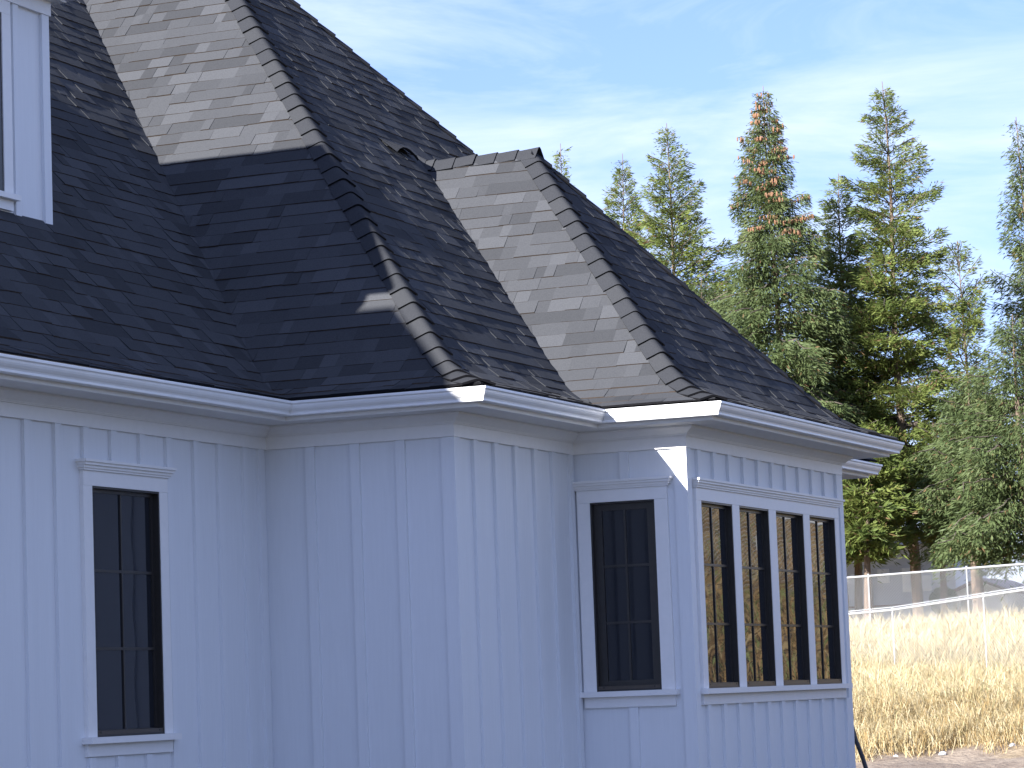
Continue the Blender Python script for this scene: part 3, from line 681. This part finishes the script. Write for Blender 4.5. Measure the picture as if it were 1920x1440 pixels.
C('spruce_tree', 94.6, -33.1, top(94.6, -33.1, 13.8), 4.0, 'spruce', 'dark green conifer rising behind the far hip of the bay roof', G, 12, z0=3, dens=1.4, prof=.55, trunk_r=.24, droop=.25, gap=.1)
C('fir_tree', 95.3, -28.9, top(95.3, -28.9, 11.8), 3.0, 'fir', 'bushy green fir filling the space below the slim fir', G, 13, z0=3.2, dens=1.6, prof=.45, trunk_r=.22, droop=.25, gap=.1)
C('spruce_tree', 97.5, -31.0, top(97.5, -31, 9.5), 3.2, 'spruce', 'shaded dark spruce half hidden by the bay wall and low fir', G, 14, z0=3.2, dens=1.4, prof=.5, trunk_r=.22, droop=.3)
C('fir_tree', 94.0, -25.2, top(94, -25.2, 8.4), 2.6, 'fir', 'yellow-green fir below the scrawny bent-limbed fir', G, 15, z0=3.2, dens=1.4, prof=.45, trunk_r=.18, droop=.2, gap=.15)
# round bush by the white home
g = np.random.default_rng(50); n = 3000; d = g.normal(0, 1, (n, 3)); d /= np.linalg.norm(d, axis=1)[:, None]; rr = g.uniform(.5, 1, n)**.5
cb = np.array([96.6, -25.85, 2.55]); pos = cb+d*rr[:, None]*np.array([.5, .42, .42]); rv = g.normal(0, 1, (n, 3)); w = np.cross(d, rv); w /= np.linalg.norm(w, axis=1)[:, None]
Qb = np.stack([pos, pos+d*.05+w*.02, pos+d*.12, pos+d*.05-w*.02], 1).reshape(-1, 3)
bb = tag(empty('bush', (96.6, -25.85, 1.5)), 'dark round clipped bush left of the white gabled home', 'bush')
o = bpy.data.objects.new('foliage', fast_mesh('foliage', Qb, 2, [LM['spruce']])); COL.objects.link(o); o.parent = bb; o.matrix_parent_inverse = Matrix.Translation(-WL[bb.name])
mb = MB(); mb.tube([(96.6, -25.85, 1.4), (96.6, -25.85, 2.5)], .05, 6); mb.build('stem', M['branch'], bb, (96.6, -25.85, 1.4))

# ================================================================ DRY GRASS
def straw(name, c1, c2):
    return mat(name, c1, .8, noise=1.3, col2=c2, spec=.2)
GM = [straw('straw_grass', (.46, .38, .21), (.34, .27, .14)), straw('golden_grass', (.37, .26, .115), (.27, .18, .08)), straw('pale_grass', (.58, .51, .34), (.46, .39, .25)), straw('green_weed', (.12, .16, .05), (.2, .2, .08))]
def blades(u, v, hgt, wid, lean, g, mi):
    n = len(u); z = gz(u, v)-.02
    az = g.uniform(0, 6.283, n); ld = np.stack([np.cos(az), np.sin(az), np.zeros(n)], 1)*(lean*g.uniform(.2, 1.3, n))[:, None]
    fa = g.uniform(0, 6.283, n); wv = np.stack([np.sin(fa), np.cos(fa), np.zeros(n)], 1)*wid[:, None]
    b = np.stack([u, v, z], 1); up = np.array([0, 0, 1.])
    m = b+ld*.35*hgt[:, None]+up*(hgt*.6)[:, None]; t = b+ld*1.1*hgt[:, None]+up*(hgt*(1-.35*np.minimum(lean, 1)))[:, None]
    q1 = np.stack([b-wv, b+wv, m+wv*.8, m-wv*.8], 1); q2 = np.stack([m-wv*.8, m+wv*.8, t+wv*.2, t-wv*.2], 1)
    return np.concatenate([q1.reshape(-1, 3), q2.reshape(-1, 3)]), np.concatenate([mi, mi])
g = np.random.default_rng(99); QQ = []; MM = []
def scatter(n, u0, u1, s0, s1, hm, hv, lean, wid, pm, edge=None):
    u = g.uniform(u0, u1, n); v = u*g.uniform(s0, s1, n) if s0 < 0 else g.uniform(-s0, s1, n)
    cl = np.sin(u*1.9+1.3*np.sin(v*1.1))*np.sin(v*2.3+1.7*np.sin(u*.8))
    if edge is not None:
        lim = edge+.35*np.sin(v*2.1)+.25*np.sin(v*5.3+1)+.25*(v+15); k = u > lim+g.normal(0, .25, n); u, v, cl = u[k], v[k], cl[k]
    n = len(u); h = np.clip(g.normal(hm, hv, n)*(1+.25*cl), .08, 2); pr = g.random(n)
    mi = np.zeros(n, int); mi[pr > pm[0]] = 2; mi[pr > pm[1]] = 1; mi[pr > pm[2]] = 3
    ln = lean*(.5+g.random(n))
    q, m = blades(u, v, h, np.full(n, wid)*g.uniform(.6, 1.3, n), ln, g, mi); QQ.append(q); MM.append(m)
scatter(34000, 52.5, 58.5, -.335, -.195, .48, .17, .9, .0048, (.45, .72, .985), 53.6)       # bent golden front edge
scatter(20000, 52.5, 57.5, -.335, -.195, .32, .12, 1.2, .0055, (.3, .55, .99), 53.2)
scatter(56000, 57.5, 66, -.335, -.200, .52, .18, .5, .0058, (.45, .90, .97))
scatter(52000, 66, 76, -.335, -.205, .55, .18, .45, .0075, (.3, .93, .985))
scatter(42000, 76, 92, -.335, -.205, .60, .18, .45, .010, (.25, .95, .992))
go = bpy.data.objects.new('dry_grass', fast_mesh('dry_grass', np.concatenate(QQ), 2, GM, np.concatenate(MM))); COL.objects.link(go)
tag(go, 'tall dry straw-coloured grass covering the field beyond the house', 'grass', kind='stuff')
# bank right of the picture (mirrored in the bay windows)
QQ.clear(); MM.clear()
n = 36000; u = g.uniform(36, 66, n); v = g.uniform(-8.5, 13, n); k = (v > -.195*u); u, v = u[k], v[k]; n = len(u)
hh = np.clip(g.normal(.55, .2, n)*(1+.5*(v > 1)), .15, 1.6); mi = g.choice([0, 1, 1, 2, 3], n)
q, m = blades(u, v, hh, np.full(n, .014), np.full(n, .5), g, mi)
GB = [straw('brown_weeds', (.20, .13, .06), (.13, .085, .04)), straw('gold_weeds', (.34, .22, .09), (.2, .13, .06)), straw('pale_weeds', (.36, .28, .15), (.22, .16, .08)), GM[3]]
bo = bpy.data.objects.new('bank_grass', fast_mesh('bank_grass', q, 2, GB, m)); COL.objects.link(bo)
tag(bo, 'golden brown weeds on the bank right of the bay, mirrored in its windows', 'grass', kind='stuff')
# few stones / litter on the dirt edge
for k, (u, v, s) in enumerate(((53.2, -14.4, .07), (53.6, -13.2, .08), (52.9, -15.2, .05))):
    mb = MB(); pts = []; gg = np.random.default_rng(k)
    V = []; 
    for a in range(3):
        for b_ in range(7):
            rr = s*(1, .8, .3)[a]*gg.uniform(.8, 1.2); V.append((u+rr*math.cos(b_*.9), v+rr*math.sin(b_*.9), float(gz(u, v))+(-.01, s*.5, s*.8)[a]))
    Fc = [(a*7+b_, a*7+(b_+1) % 7, (a+1)*7+(b_+1) % 7, (a+1)*7+b_) for a in range(2) for b_ in range(7)]+[tuple(14+j for j in range(7))]
    mb.add(V, Fc); o = mb.build('stone', M['homewall'], None, (u, v, float(gz(u, v))))
    tag(o, ('grey stone on the bare dirt below the golden grass clump', 'largest pale stone on the dirt near the right edge', 'smallest stone on the dirt nearest the house corner')[k], 'stone', 'stones on the dirt')
